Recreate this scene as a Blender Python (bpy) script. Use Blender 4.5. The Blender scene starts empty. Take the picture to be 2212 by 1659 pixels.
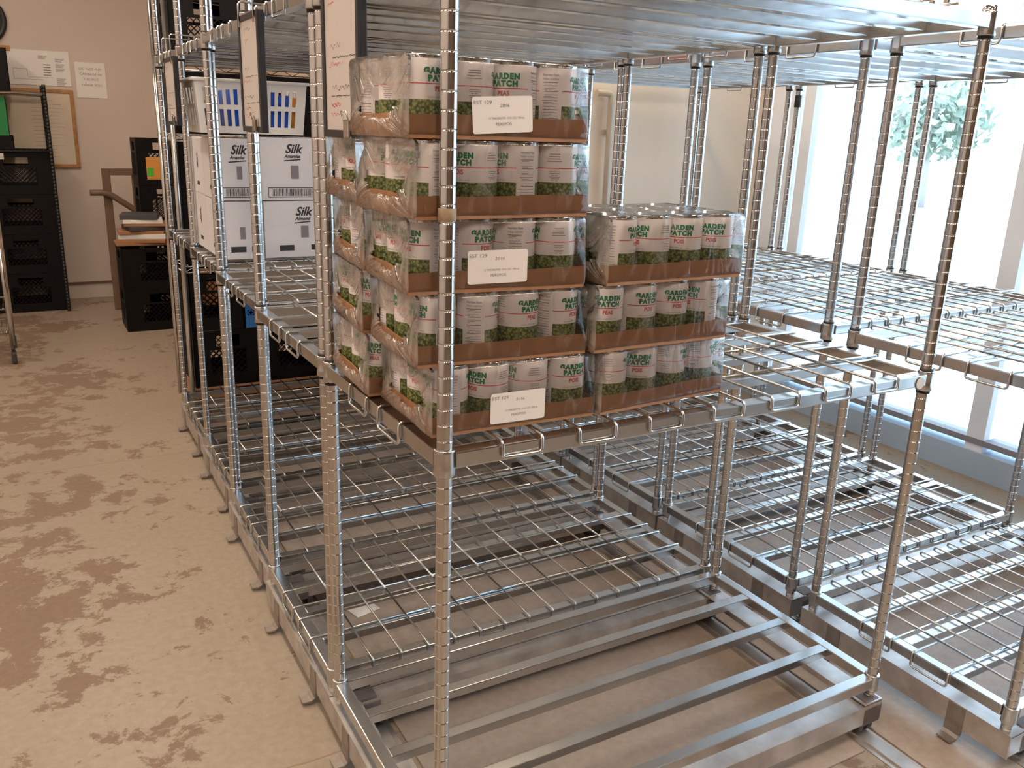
import bpy, bmesh, math, random
from mathutils import Vector, Matrix
random.seed(7)
MM = 0.001
PI = math.pi
S = bpy.context.scene
COL = S.collection

# ------------------------------------------------------------------ camera
cam = bpy.data.cameras.new('camera')
cam.sensor_width = 36.0
cam.lens = 36.0 * 1847.34 / 2212.0
cam.clip_start = 0.05
cam.clip_end = 300
co = bpy.data.objects.new('camera', cam)
COL.objects.link(co)
yaw, pit, rol = math.radians(-29.8503), math.radians(-16.526), math.radians(1.98123)
fwd = Vector((-math.sin(yaw) * math.cos(pit), math.cos(yaw) * math.cos(pit), math.sin(pit)))
rgt = Vector((math.cos(yaw), math.sin(yaw), 0))
upv = rgt.cross(fwd)
r2 = rgt * math.cos(rol) + upv * math.sin(rol)
u2 = -rgt * math.sin(rol) + upv * math.cos(rol)
co.matrix_world = Matrix(((r2.x, u2.x, -fwd.x, -0.52775), (r2.y, u2.y, -fwd.y, -1.12184),
                          (r2.z, u2.z, -fwd.z, 1.40421), (0, 0, 0, 1)))
S.camera = co

# ------------------------------------------------------------------ world and exposure
w = bpy.data.worlds.new('overcast_sky')
S.world = w
w.use_nodes = True
bg = w.node_tree.nodes['Background']
bg.inputs[0].default_value = (0.54, 0.77, 1.0, 1)
bg.inputs[1].default_value = 5.4
S.view_settings.view_transform = 'Standard'
S.view_settings.look = 'None'
S.view_settings.exposure = 0.0
S.view_settings.gamma = 1.0
S.view_settings.use_curve_mapping = False
S.cycles.transparent_max_bounces = 24
S.cycles.max_bounces = 10
S.cycles.sample_clamp_indirect = 4.0
S.cycles.use_denoising = True

# ------------------------------------------------------------------ materials
def mat(name):
    m = bpy.data.materials.new(name)
    m.use_nodes = True
    nt = m.node_tree
    b = nt.nodes['Principled BSDF']
    return m, nt, b


def N(nt, t, **k):
    n = nt.nodes.new(t)
    for a, v in k.items():
        setattr(n, a, v)
    return n


def simple(name, col, rough=0.6, metal=0.0, noise=0.0, nscale=20, bump=0.0, bscale=200, spec=None):
    m, nt, b = mat(name)
    b.inputs['Base Color'].default_value = (*col, 1)
    b.inputs['Roughness'].default_value = rough
    b.inputs['Metallic'].default_value = metal
    if spec is not None:
        b.inputs['Specular IOR Level'].default_value = spec
    tc = N(nt, 'ShaderNodeTexCoord')
    if noise:
        n = N(nt, 'ShaderNodeTexNoise')
        n.inputs['Scale'].default_value = nscale
        n.inputs['Detail'].default_value = 5
        nt.links.new(tc.outputs['Object'], n.inputs['Vector'])
        r = N(nt, 'ShaderNodeMapRange')
        r.inputs['From Min'].default_value = 0.3
        r.inputs['From Max'].default_value = 0.7
        r.inputs['To Min'].default_value = 1 - noise
        r.inputs['To Max'].default_value = 1 + noise
        nt.links.new(n.outputs['Fac'], r.inputs['Value'])
        h = N(nt, 'ShaderNodeHueSaturation')
        h.inputs['Color'].default_value = (*col, 1)
        nt.links.new(r.outputs[0], h.inputs['Value'])
        nt.links.new(h.outputs[0], b.inputs['Base Color'])
    if bump:
        n = N(nt, 'ShaderNodeTexNoise')
        n.inputs['Scale'].default_value = bscale
        nt.links.new(tc.outputs['Object'], n.inputs['Vector'])
        bp = N(nt, 'ShaderNodeBump')
        bp.inputs['Strength'].default_value = bump
        bp.inputs['Distance'].default_value = 0.002
        nt.links.new(n.outputs['Fac'], bp.inputs['Height'])
        nt.links.new(bp.outputs[0], b.inputs['Normal'])
    return m


M = {}
M['chrome'] = simple('bright_chrome', (0.62, 0.61, 0.60), 0.14, 1.0, 0.05, 6)
M['zinc'] = simple('galvanised_steel', (0.56, 0.56, 0.555), 0.23, 1.0, 0.06, 9)
M['wire'] = simple('zinc_wire', (0.64, 0.64, 0.63), 0.22, 1.0, 0.06, 20)
M['alu'] = simple('dull_aluminium', (0.60, 0.56, 0.53), 0.42, 0.85, 0.22, 14, 0.02, 120)
M['darkplastic'] = simple('black_plastic', (0.012, 0.012, 0.013), 0.45)
M['crate'] = simple('black_crate_plastic', (0.005, 0.004, 0.004), 0.5, 0, 0.3, 12, spec=0.18)
M['crate_blue'] = simple('blue_crate_plastic', (0.03, 0.17, 0.48), 0.45)
M['crate_green'] = simple('green_crate_plastic', (0.01, 0.18, 0.045), 0.4)
M['crate_tan'] = simple('tan_crate_plastic', (0.33, 0.20, 0.10), 0.55)
M['castergrey'] = simple('dark_caster_rubber', (0.05, 0.045, 0.045), 0.55)
M['castmetal'] = simple('dark_cast_block', (0.16, 0.13, 0.125), 0.5, 0.2, 0.2, 30)
M['clipsteel'] = simple('shaded_clip_steel', (0.34, 0.30, 0.27), 0.45, 0.7, 0.2, 30)  # beam aluminium darkened partway; the clips' shade is put into this colour
M['card'] = simple('brown_cardboard', (0.37, 0.18, 0.084), 0.62, 0, 0.10, 40, 0.15, 500)
M['white'] = simple('white_paper', (0.80, 0.77, 0.74), 0.6)
M['sticker'] = simple('cream_sticker_paper', (0.84, 0.77, 0.70), 0.5)
M['silk'] = simple('white_carton_board', (0.72, 0.70, 0.72), 0.55, 0, 0.03, 8)
M['wplastic'] = simple('white_basket_plastic', (0.74, 0.70, 0.66), 0.4)
M['blue'] = simple('blue_packet', (0.015, 0.10, 0.55), 0.4)
M['ink'] = simple('black_ink', (0.03, 0.03, 0.035), 0.6)
M['inkgrey'] = simple('grey_ink', (0.22, 0.20, 0.22), 0.6)
M['inkred'] = simple('red_ink', (0.62, 0.05, 0.04), 0.6)
M['inkgreen'] = simple('green_ink', (0.008, 0.20, 0.085), 0.55)
M['wallbeige'] = simple('beige_wall_paint', (0.74, 0.60, 0.46), 0.75, 0, 0.03, 2)
M['wallgrey'] = simple('taupe_wall_paint', (0.62, 0.525, 0.46), 0.75, 0, 0.04, 2)
M['ceil'] = simple('ceiling_paint', (0.24, 0.185, 0.135), 0.8)
M['wallbrown'] = simple('brown_wall_paint', (0.17, 0.115, 0.08), 0.7, 0, 0.05, 2)
M['frame_wood'] = simple('oak_wood', (0.42, 0.20, 0.07), 0.5, 0, 0.25, 18)
M['railpaint'] = simple('brown_rail_paint', (0.16, 0.095, 0.06), 0.45)
M['winframe'] = simple('white_window_paint', (0.82, 0.86, 0.92), 0.4)
M['sillwall'] = simple('pale_blue_wall_panel', (0.40, 0.50, 0.62), 0.5, 0, 0.05, 3)
M['barpaint'] = simple('grey_transom_paint', (0.25, 0.24, 0.27), 0.5)
M['board'] = simple('whiteboard_face', (0.66, 0.60, 0.57), 0.3)
M['boardframe'] = simple('black_board_frame', (0.018, 0.017, 0.02), 0.4)
M['redbox'] = simple('red_carton', (0.6, 0.03, 0.02), 0.5)
M['rust'] = simple('rust_brown', (0.28, 0.11, 0.045), 0.8, 0, 0.4, 60)
M['tape'] = simple('brown_tape', (0.33, 0.24, 0.15), 0.5, 0.0, 0.2, 60)
M['leaf'] = simple('tree_leaves', (0.50, 0.56, 0.46), 0.7, 0, 0.3, 2)
M['bark'] = simple('tree_bark', (0.5, 0.46, 0.42), 0.8)
M['asphalt'] = simple('pale_outdoor_paving', (0.62, 0.62, 0.60), 0.8, 0, 0.08, 1)
M['yellow'] = simple('orange_packet', (0.65, 0.28, 0.06), 0.5)
M['greenpack'] = simple('green_packet', (0.08, 0.42, 0.04), 0.5)
M['darkpaper'] = simple('charcoal_folder', (0.06, 0.055, 0.06), 0.6)
M['beigeboard'] = simple('notice_board_cream', (0.66, 0.56, 0.44), 0.6, 0, 0.05, 5)
M['beigesteel'] = simple('beige_painted_steel', (0.55, 0.46, 0.36), 0.5)


def emit(name, col, s):
    m = bpy.data.materials.new(name)
    m.use_nodes = True
    nt = m.node_tree
    nt.nodes.remove(nt.nodes['Principled BSDF'])
    e = N(nt, 'ShaderNodeEmission')
    e.inputs[0].default_value = (*col, 1)
    e.inputs[1].default_value = s
    nt.links.new(e.outputs[0], nt.nodes['Material Output'].inputs[0])
    return m


M['lamp'] = emit('fluorescent_diffuser', (1.0, 0.83, 0.66), 25.0)


def floor_material(name, c0, c1, c2, amount, rough, seams=True):
    m, nt, b = mat(name)
    tc = N(nt, 'ShaderNodeTexCoord')
    L = nt.links.new

    def noise(sc, det, rg=0.6, dist=0.0):
        n = N(nt, 'ShaderNodeTexNoise')
        n.inputs['Scale'].default_value = sc
        n.inputs['Detail'].default_value = det
        n.inputs['Roughness'].default_value = rg
        n.inputs['Distortion'].default_value = dist
        L(tc.outputs['Object'], n.inputs['Vector'])
        return n

    big, mid, fine = noise(1.7, 3), noise(8.0, 10, 0.74, 0.3), noise(45, 6)
    a = N(nt, 'ShaderNodeMath', operation='MULTIPLY_ADD')
    L(big.outputs['Fac'], a.inputs[0])
    a.inputs[1].default_value = 0.75
    sp = N(nt, 'ShaderNodeSeparateXYZ')
    L(tc.outputs['Object'], sp.inputs[0])
    wear = N(nt, 'ShaderNodeMapRange')       # the paint is worn most in the walkway, least beside the racks
    wear.inputs['From Min'].default_value = -0.02
    wear.inputs['From Max'].default_value = -0.55
    wear.inputs['To Min'].default_value = -0.12
    wear.inputs['To Max'].default_value = 0.012
    L(sp.outputs['X'], wear.inputs['Value'])
    ad = N(nt, 'ShaderNodeMath', operation='ADD')
    L(mid.outputs['Fac'], ad.inputs[0])
    L(wear.outputs[0], ad.inputs[1])
    L(ad.outputs[0], a.inputs[2])
    r = N(nt, 'ShaderNodeValToRGB')
    r.color_ramp.elements[0].position = amount
    r.color_ramp.elements[0].color = (0, 0, 0, 1)
    r.color_ramp.elements[1].position = amount + 0.035
    r.color_ramp.elements[1].color = (1, 1, 1, 1)
    L(a.outputs[0], r.inputs[0])
    mix1 = N(nt, 'ShaderNodeMix', data_type='RGBA')
    mix1.inputs[6].default_value = (*c0, 1)
    mix1.inputs[7].default_value = (*c1, 1)
    L(big.outputs['Fac'], mix1.inputs[0])
    mix2 = N(nt, 'ShaderNodeMix', data_type='RGBA')
    L(mix1.outputs[2], mix2.inputs[6])
    mix2.inputs[7].default_value = (*c2, 1)
    rm = N(nt, 'ShaderNodeMath', operation='MULTIPLY')
    rm.inputs[1].default_value = 0.85
    L(r.outputs[0], rm.inputs[0])
    L(rm.outputs[0], mix2.inputs[0])
    hs = N(nt, 'ShaderNodeHueSaturation')
    mr = N(nt, 'ShaderNodeMapRange')
    mr.inputs['From Min'].default_value = 0.3
    mr.inputs['From Max'].default_value = 0.7
    mr.inputs['To Min'].default_value = 0.90
    mr.inputs['To Max'].default_value = 1.10
    L(fine.outputs['Fac'], mr.inputs['Value'])
    L(mr.outputs[0], hs.inputs['Value'])
    L(mix2.outputs[2], hs.inputs['Color'])
    out = hs.outputs[0]
    if seams:
        sx = N(nt, 'ShaderNodeSeparateXYZ')
        L(tc.outputs['Object'], sx.inputs[0])
        wob = N(nt, 'ShaderNodeMath', operation='MULTIPLY_ADD')
        L(mid.outputs['Fac'], wob.inputs[0])
        wob.inputs[1].default_value = 0.02
        L(sx.outputs['Y'], wob.inputs[2])
        prev = None
        for y0 in (0.52, 2.64, 4.9):
            s = N(nt, 'ShaderNodeMath', operation='SUBTRACT')
            L(wob.outputs[0], s.inputs[0])
            s.inputs[1].default_value = y0
            ab = N(nt, 'ShaderNodeMath', operation='ABSOLUTE')
            L(s.outputs[0], ab.inputs[0])
            lt = N(nt, 'ShaderNodeMath', operation='LESS_THAN')
            L(ab.outputs[0], lt.inputs[0])
            lt.inputs[1].default_value = 0.0028
            if prev is None:
                prev = lt
            else:
                mx = N(nt, 'ShaderNodeMath', operation='MAXIMUM')
                L(prev.outputs[0], mx.inputs[0])
                L(lt.outputs[0], mx.inputs[1])
                prev = mx
        half = N(nt, 'ShaderNodeMath', operation='MULTIPLY')
        half.inputs[1].default_value = 0.5
        L(prev.outputs[0], half.inputs[0])
        m3 = N(nt, 'ShaderNodeMix', data_type='RGBA')
        L(half.outputs[0], m3.inputs[0])
        L(out, m3.inputs[6])
        m3.inputs[7].default_value = (0.16, 0.09, 0.05, 1)
        out = m3.outputs[2]
    L(out, b.inputs['Base Color'])
    rr = N(nt, 'ShaderNodeMapRange')
    rr.inputs['To Min'].default_value = rough
    rr.inputs['To Max'].default_value = rough + 0.25
    L(r.outputs[0], rr.inputs['Value'])
    L(rr.outputs[0], b.inputs['Roughness'])
    bp = N(nt, 'ShaderNodeBump')
    bp.inputs['Strength'].default_value = 0.15
    bp.inputs['Distance'].default_value = 0.002
    L(mid.outputs['Fac'], bp.inputs['Height'])
    L(bp.outputs[0], b.inputs['Normal'])
    return m


M['floor'] = floor_material('worn_painted_concrete', (0.30, 0.237, 0.175), (0.34, 0.274, 0.207), (0.185, 0.115, 0.073), 0.862, 0.42)
M['deck'] = floor_material('smooth_painted_deck', (0.33, 0.27, 0.225), (0.40, 0.325, 0.265), (0.20, 0.13, 0.085), 1.05, 0.32, False)


def peas_material():
    m, nt, b = mat('can_label_print')
    L = nt.links.new
    tc = N(nt, 'ShaderNodeTexCoord')
    sx = N(nt, 'ShaderNodeSeparateXYZ')
    L(tc.outputs['Object'], sx.inputs[0])
    vo = N(nt, 'ShaderNodeTexVoronoi')
    vo.inputs['Scale'].default_value = 230
    L(tc.outputs['Object'], vo.inputs['Vector'])
    cr = N(nt, 'ShaderNodeValToRGB')
    e = cr.color_ramp.elements
    e[0].position = 0.0
    e[0].color = (0.40, 0.42, 0.15, 1)
    e[1].position = 0.75
    e[1].color = (0.03, 0.045, 0.012, 1)
    e.new(0.42).color = (0.18, 0.21, 0.06, 1)
    L(vo.outputs['Distance'], cr.inputs[0])
    z = N(nt, 'ShaderNodeMath', operation='LESS_THAN')
    L(sx.outputs['Z'], z.inputs[0])
    z.inputs[1].default_value = 0.050
    # nutrition panel: plain white over a sector facing local +X
    at = N(nt, 'ShaderNodeMath', operation='ARCTAN2')
    L(sx.outputs['Y'], at.inputs[0])
    L(sx.outputs['X'], at.inputs[1])
    d = N(nt, 'ShaderNodeMath', operation='ABSOLUTE')
    L(at.outputs[0], d.inputs[0])
    g = N(nt, 'ShaderNodeMath', operation='GREATER_THAN')
    L(d.outputs[0], g.inputs[0])
    g.inputs[1].default_value = 0.50
    f = N(nt, 'ShaderNodeMath', operation='MULTIPLY')
    L(z.outputs[0], f.inputs[0])
    L(g.outputs[0], f.inputs[1])
    # red rule
    s = N(nt, 'ShaderNodeMath', operation='SUBTRACT')
    L(sx.outputs['Z'], s.inputs[0])
    s.inputs[1].default_value = 0.0712
    a2 = N(nt, 'ShaderNodeMath', operation='ABSOLUTE')
    L(s.outputs[0], a2.inputs[0])
    l2 = N(nt, 'ShaderNodeMath', operation='LESS_THAN')
    L(a2.outputs[0], l2.inputs[0])
    l2.inputs[1].default_value = 0.00065
    f2 = N(nt, 'ShaderNodeMath', operation='MULTIPLY')
    L(l2.outputs[0], f2.inputs[0])
    L(g.outputs[0], f2.inputs[1])
    m1 = N(nt, 'ShaderNodeMix', data_type='RGBA')
    m1.inputs[6].default_value = (0.86, 0.80, 0.80, 1)
    L(cr.outputs[0], m1.inputs[7])
    L(f.outputs[0], m1.inputs[0])
    m2 = N(nt, 'ShaderNodeMix', data_type='RGBA')
    L(m1.outputs[2], m2.inputs[6])
    m2.inputs[7].default_value = (0.65, 0.035, 0.03, 1)
    L(f2.outputs[0], m2.inputs[0])
    L(m2.outputs[2], b.inputs['Base Color'])
    b.inputs['Roughness'].default_value = 0.38
    return m


M['label'] = peas_material()


def film_material(name, h0, h1, p0, p1, bump):
    m = bpy.data.materials.new(name)
    m.use_nodes = True
    nt = m.node_tree
    L = nt.links.new
    nt.nodes.remove(nt.nodes['Principled BSDF'])
    tc = N(nt, 'ShaderNodeTexCoord')
    tr = N(nt, 'ShaderNodeBsdfTransparent')
    gl = N(nt, 'ShaderNodeBsdfGlossy')
    gl.inputs['Roughness'].default_value = 0.09
    df = N(nt, 'ShaderNodeBsdfTranslucent')
    df.inputs['Color'].default_value = (0.85, 0.80, 0.74, 1)
    d2 = N(nt, 'ShaderNodeBsdfDiffuse')
    d2.inputs['Color'].default_value = (0.80, 0.74, 0.66, 1)
    n = N(nt, 'ShaderNodeTexNoise')
    n.inputs['Scale'].default_value = 24
    n.inputs['Detail'].default_value = 4
    n.inputs['Distortion'].default_value = 1.6
    mp = N(nt, 'ShaderNodeMapping')
    mp.inputs['Scale'].default_value = (1.3, 1.0, 0.45)
    L(tc.outputs['Object'], mp.inputs[0])
    L(mp.outputs[0], n.inputs['Vector'])
    bp = N(nt, 'ShaderNodeBump')
    bp.inputs['Strength'].default_value = bump
    bp.inputs['Distance'].default_value = 0.004
    L(n.outputs['Fac'], bp.inputs['Height'])
    L(bp.outputs[0], gl.inputs['Normal'])
    fr = N(nt, 'ShaderNodeFresnel')
    fr.inputs['IOR'].default_value = 1.45
    L(bp.outputs[0], fr.inputs['Normal'])
    fm = N(nt, 'ShaderNodeMath', operation='MULTIPLY_ADD')
    L(fr.outputs[0], fm.inputs[0])
    fm.inputs[1].default_value = 0.9
    fm.inputs[2].default_value = 0.015
    hz = N(nt, 'ShaderNodeValToRGB')
    hz.color_ramp.elements[0].position = p0
    hz.color_ramp.elements[0].color = (h0, h0, h0, 1)
    hz.color_ramp.elements[1].position = p1
    hz.color_ramp.elements[1].color = (h1, h1, h1, 1)
    L(n.outputs['Fac'], hz.inputs[0])
    ad = N(nt, 'ShaderNodeMixShader')
    ad.inputs[0].default_value = 0.5
    L(df.outputs[0], ad.inputs[1])
    L(d2.outputs[0], ad.inputs[2])
    x1 = N(nt, 'ShaderNodeMixShader')
    L(hz.outputs[0], x1.inputs[0])
    L(tr.outputs[0], x1.inputs[1])
    L(ad.outputs[0], x1.inputs[2])
    x2 = N(nt, 'ShaderNodeMixShader')
    L(fm.outputs[0], x2.inputs[0])
    L(x1.outputs[0], x2.inputs[1])
    L(gl.outputs[0], x2.inputs[2])
    L(x2.outputs[0], nt.nodes['Material Output'].inputs[0])
    return m


M['film'] = film_material('clear_shrink_film', 0.02, 0.28, 0.56, 0.80, 0.30)
M['film_end'] = film_material('crumpled_shrink_film', 0.20, 0.62, 0.36, 0.66, 0.5)


def clear_film(name, haze):
    m = bpy.data.materials.new(name)
    m.use_nodes = True
    nt = m.node_tree
    L = nt.links.new
    nt.nodes.remove(nt.nodes['Principled BSDF'])
    tr = N(nt, 'ShaderNodeBsdfTransparent')
    gl = N(nt, 'ShaderNodeBsdfGlossy')
    gl.inputs['Roughness'].default_value = 0.05
    fr = N(nt, 'ShaderNodeFresnel')
    fr.inputs['IOR'].default_value = 1.4
    fm = N(nt, 'ShaderNodeMath', operation='MULTIPLY_ADD')
    L(fr.outputs[0], fm.inputs[0])
    fm.inputs[1].default_value = 0.7
    fm.inputs[2].default_value = haze
    x = N(nt, 'ShaderNodeMixShader')
    L(fm.outputs[0], x.inputs[0])
    L(tr.outputs[0], x.inputs[1])
    L(gl.outputs[0], x.inputs[2])
    L(x.outputs[0], nt.nodes['Material Output'].inputs[0])
    return m


M['glass'] = clear_film('window_glass', 0.0)

# ------------------------------------------------------------------ mesh helpers (millimetres in, metres out)
class MB:
    def __init__(self):
        self.v, self.f, self.s = [], [], []

    def add(self, vs, fs, smooth=False):
        o = len(self.v)
        self.v += [(x * MM, y * MM, z * MM) for x, y, z in vs]
        self.f += [tuple(i + o for i in f) for f in fs]
        self.s += [smooth] * len(fs)
        return self

    def box(self, x0, x1, y0, y1, z0, z1, b=0.0):
        if b <= 0:
            vs = [(x, y, z) for z in (z0, z1) for y in (y0, y1) for x in (x0, x1)]
            fs = [(0, 2, 3, 1), (4, 5, 7, 6), (0, 1, 5, 4), (2, 6, 7, 3), (0, 4, 6, 2), (1, 3, 7, 5)]
            return self.add(vs, fs)
        bm = bmesh.new()
        vv = [bm.verts.new((x, y, z)) for z in (z0, z1) for y in (y0, y1) for x in (x0, x1)]
        for f in [(0, 2, 3, 1), (4, 5, 7, 6), (0, 1, 5, 4), (2, 6, 7, 3), (0, 4, 6, 2), (1, 3, 7, 5)]:
            bm.faces.new([vv[i] for i in f])
        bmesh.ops.bevel(bm, geom=bm.edges[:], offset=b, segments=2, affect='EDGES', profile=0.6)
        bm.verts.index_update()
        vs = [tuple(v.co) for v in bm.verts]
        fs = [tuple(v.index for v in f.verts) for f in bm.faces]
        bm.free()
        return self.add(vs, fs)

    def lathe(self, prof, cx=0, cy=0, n=24, cap=True, smooth=True):
        vs, fs = [], []
        for r, z in prof:
            for i in range(n):
                a = 2 * PI * i / n
                vs.append((cx + r * math.cos(a), cy + r * math.sin(a), z))
        for k in range(len(prof) - 1):
            for i in range(n):
                j = (i + 1) % n
                fs.append((k * n + i, k * n + j, (k + 1) * n + j, (k + 1) * n + i))
        self.add(vs, fs, smooth)
        if cap:
            o = len(self.v) - len(vs)
            self.f.append(tuple(o + i for i in range(n))[::-1])
            self.f.append(tuple(o + (len(prof) - 1) * n + i for i in range(n)))
            self.s += [False, False]
        return self

    def tube(self, pts, r, n=8, cap=True, closed=False):
        P = [Vector(p) for p in pts]
        m = len(P)
        vs, fs = [], []
        up = None
        for i in range(m):
            if closed:
                t = (P[(i + 1) % m] - P[i - 1])
            else:
                t = P[min(i + 1, m - 1)] - P[max(i - 1, 0)]
            t.normalize()
            if up is None:
                up = Vector((0, 0, 1)) if abs(t.z) < 0.9 else Vector((1, 0, 0))
            a = t.cross(up)
            if a.length < 1e-6:
                a = t.cross(Vector((0, 1, 0)))
            a.normalize()
            up = a.cross(t).normalized()
            for k in range(n):
                g = 2 * PI * k / n
                q = P[i] + a * (r * math.cos(g)) + up * (r * math.sin(g))
                vs.append(tuple(q))
        rng = m if closed else m - 1
        for i in range(rng):
            for k in range(n):
                j = (k + 1) % n
                i2 = (i + 1) % m
                fs.append((i * n + k, i * n + j, i2 * n + j, i2 * n + k))
        self.add(vs, fs, True)
        if cap and not closed:
            o = len(self.v) - len(vs)
            self.f.append(tuple(o + k for k in range(n))[::-1])
            self.f.append(tuple(o + (m - 1) * n + k for k in range(n)))
            self.s += [False, False]
        return self

    def mesh(self, name, m):
        me = bpy.data.meshes.new(name)
        me.from_pydata(self.v, [], self.f)
        me.polygons.foreach_set('use_smooth', self.s)
        for x in (m if isinstance(m, (list, tuple)) else [m]):
            me.materials.append(x)
        me.update()
        return me


def ob(name, me, parent=None, loc=(0, 0, 0), rz=0.0):
    if isinstance(me, tuple):
        me = me[0].mesh(name, me[1])
    o = bpy.data.objects.new(name, me)
    COL.objects.link(o)
    o.location = tuple(c * MM for c in loc)
    o.rotation_euler = (0, 0, rz)
    if parent:
        o.parent = parent
    return o


def tag(o, label, cat, group=None, kind=None):
    if label:
        o['label'] = label
    if cat:
        o['category'] = cat
    if group:
        o['group'] = group
    if kind:
        o['kind'] = kind
    return o


def thing(name, label, cat, loc=(0, 0, 0), rz=0.0, group=None):
    return tag(ob(name, None, None, loc, rz), label, cat, group)


def struct(name, mb, m):
    o = ob(name, (mb, m))
    o['kind'] = 'structure'
    return o


def path_round(pts, r, seg=4):
    out = [Vector(pts[0])]
    for i in range(1, len(pts) - 1):
        a, b, c = Vector(pts[i - 1]), Vector(pts[i]), Vector(pts[i + 1])
        u, v = (a - b), (c - b)
        q = min(r, u.length * 0.45, v.length * 0.45)
        p0, p1 = b + u.normalized() * q, b + v.normalized() * q
        for k in range(seg + 1):
            t = k / seg
            out.append((1 - t) ** 2 * p0 + 2 * t * (1 - t) * b + t * t * p1)
    out.append(Vector(pts[-1]))
    return [tuple(p) for p in out]


def text_mesh(s, size, bold=0.0, shear=0.0, spacing=1.0, align='CENTER', res=3):
    cu = bpy.data.curves.new('lettering', 'FONT')
    cu.body = s
    cu.size = size
    cu.offset = bold
    cu.shear = shear
    cu.space_character = spacing
    cu.align_x = align
    cu.resolution_u = res
    o = bpy.data.objects.new('lettering', cu)
    COL.objects.link(o)
    dg = bpy.context.evaluated_depsgraph_get()
    dg.update()
    me = bpy.data.meshes.new_from_object(o.evaluated_get(dg))
    vs = [tuple(v.co) for v in me.vertices]
    fs = [tuple(p.vertices) for p in me.polygons]
    bpy.data.objects.remove(o)
    bpy.data.curves.remove(cu)
    bpy.data.meshes.remove(me)
    return vs, fs


def text_on(mb, s, size, width, org, ux, uz, **k):
    """lettering on a flat face: org mm, ux right direction, uz up direction; width mm or None"""
    vs, fs = text_mesh(s, size, **k)
    if not vs:
        return
    if width:
        xs = [v[0] for v in vs]
        sc = width / (max(xs) - min(xs))
    else:
        sc = 1.0
    org, ux, uz = Vector(org), Vector(ux), Vector(uz)
    mb.add([tuple(org + ux * (v[0] * sc) + uz * v[1]) for v in vs], fs)


# ------------------------------------------------------------------ the room
XW, YB, XL, YF, YN, ZC = 3000, 2400, -3000, 6450, -4500, 3100
struct('floor', MB().box(XL - 150, XW + 150, YN - 150, YF + 150, -120, 0), M['floor'])
struct('ceiling', MB().box(XL - 150, XW + 150, YN - 150, YF + 150, ZC, ZC + 120), M['ceil'])
struct('wall_left', MB().box(XL - 150, XL, YN - 150, YF + 150, 0, ZC), M['wallgrey'])
struct('wall_rear', MB().box(XL, XW, YN - 150, YN, 0, ZC), M['wallbrown'])
struct('wall_far', MB().box(XL, 1260, YF, YF + 150, 0, ZC), M['wallgrey'])
struct('wall_passage', MB().box(1260, 1410, YB, YF + 150, 0, ZC), M['wallbeige'])
struct('wall_back', MB().box(1410, XW + 150, YB, YB + 150, 0, ZC), M['wallbeige'])
# window side: low panel, posts, transom, header
WY = -2150   # where the glazing ends towards the rear
struct('wall_window', MB().box(XW, XW + 140, WY, YB, 0, 118).box(XW, XW + 140, WY, YB, 2850, ZC), M['sillwall'])
struct('wall_right', MB().box(XW, XW + 140, YN, WY, 0, ZC), M['wallbrown'])
wf = MB()
for y0, y1 in ((2262, YB), (2200, 2262), (2082, 2150), (905, 985), (-260, -180), (-1420, -1340), (WY, WY + 70)):
    wf.box(XW + 10, XW + 90, y0, y1, 150, 2800)
    wf.box(XW + 10, XW + 90, y0, y1, 112, 150)
wf.box(XW + 10, XW + 90, WY, 2262, 2790, 2850)
struct('window_1', wf, M['winframe'])
struct('trim_1', MB().box(XW + 5, XW + 95, WY, 2262, 150, 176), M['barpaint'])
struct('window_2', MB().box(XW + 46, XW + 52, WY, 2262, 112, 2800), M['glass'])
struct('trim_2', MB().box(-420, 100, YF - 14, YF, 115, 130), M['railpaint'])

# outdoors
struct('ground_outside', MB().box(XW + 140, 60000, -40000, 60000, -300, -180), M['asphalt'])
tag(bpy.data.objects['ground_outside'], None, None, None, 'structure')


def tree(x, y, h, r, label):
    t = thing('tree', label, 'tree', (x, y, -180), group='trees outside the window')
    tr = MB()
    tr.lathe([(180, 0), (130, h * 0.35), (90, h * 0.7)], n=10)
    for a in range(5):
        g = a * 1.3
        tr.tube([(0, 0, h * 0.35 + a * 120), (math.cos(g) * r * 0.6, math.sin(g) * r * 0.6, h * 0.6 + a * 200)], 50, 6)
    ob('trunk', (tr, M['bark']), t)
    rn = random.Random(int(x + y))
    fo = MB()
    for i in range(900):
        a, b_, q = rn.uniform(0, 2 * PI), math.acos(rn.uniform(-1, 1)), r * rn.uniform(0.35, 1.0)
        c = Vector((q * math.sin(b_) * math.cos(a), q * math.sin(b_) * math.sin(a), h * 0.68 + q * 0.8 * math.cos(b_)))
        s = r * rn.uniform(0.06, 0.12)
        u = Vector((rn.uniform(-1, 1), rn.uniform(-1, 1), rn.uniform(-1, 1))).normalized()
        v = u.orthogonal().normalized()
        fo.add([tuple(c + u * s), tuple(c + v * s), tuple(c - u * s), tuple(c - v * s)], [(0, 1, 2, 3)])
    ob('foliage', (fo, M['leaf']), t)


tree(20000, 13600, 3300, 1500, 'pale green tree outside the window, to the left of the other')
tree(20500, 10300, 5600, 1900, 'tall leafy tree outside the window behind the right-hand mullion')

# ceiling lights
lamp0 = None
k = 0
for x in (-1900, -300, 1500):
    for y in (-2600, -300, 2000, 4300):
        if x > 1000 and y > 2300:
            continue
        t = thing('ceiling_light', 'long warm fluorescent ceiling light fitting overhead', 'light', (x, y, ZC), 0,
                  'fluorescent ceiling lights')
        if lamp0 is None:
            hs = MB().box(-160, 160, -620, 620, -70, 0, 6).mesh('housing', M['winframe'])
            df = MB().box(-140, 140, -600, 600, -82, -70, 3).mesh('diffuser', M['lamp'])
            lamp0 = (hs, df)
        ob('housing', lamp0[0], t)
        ob('diffuser', lamp0[1], t)

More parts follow.
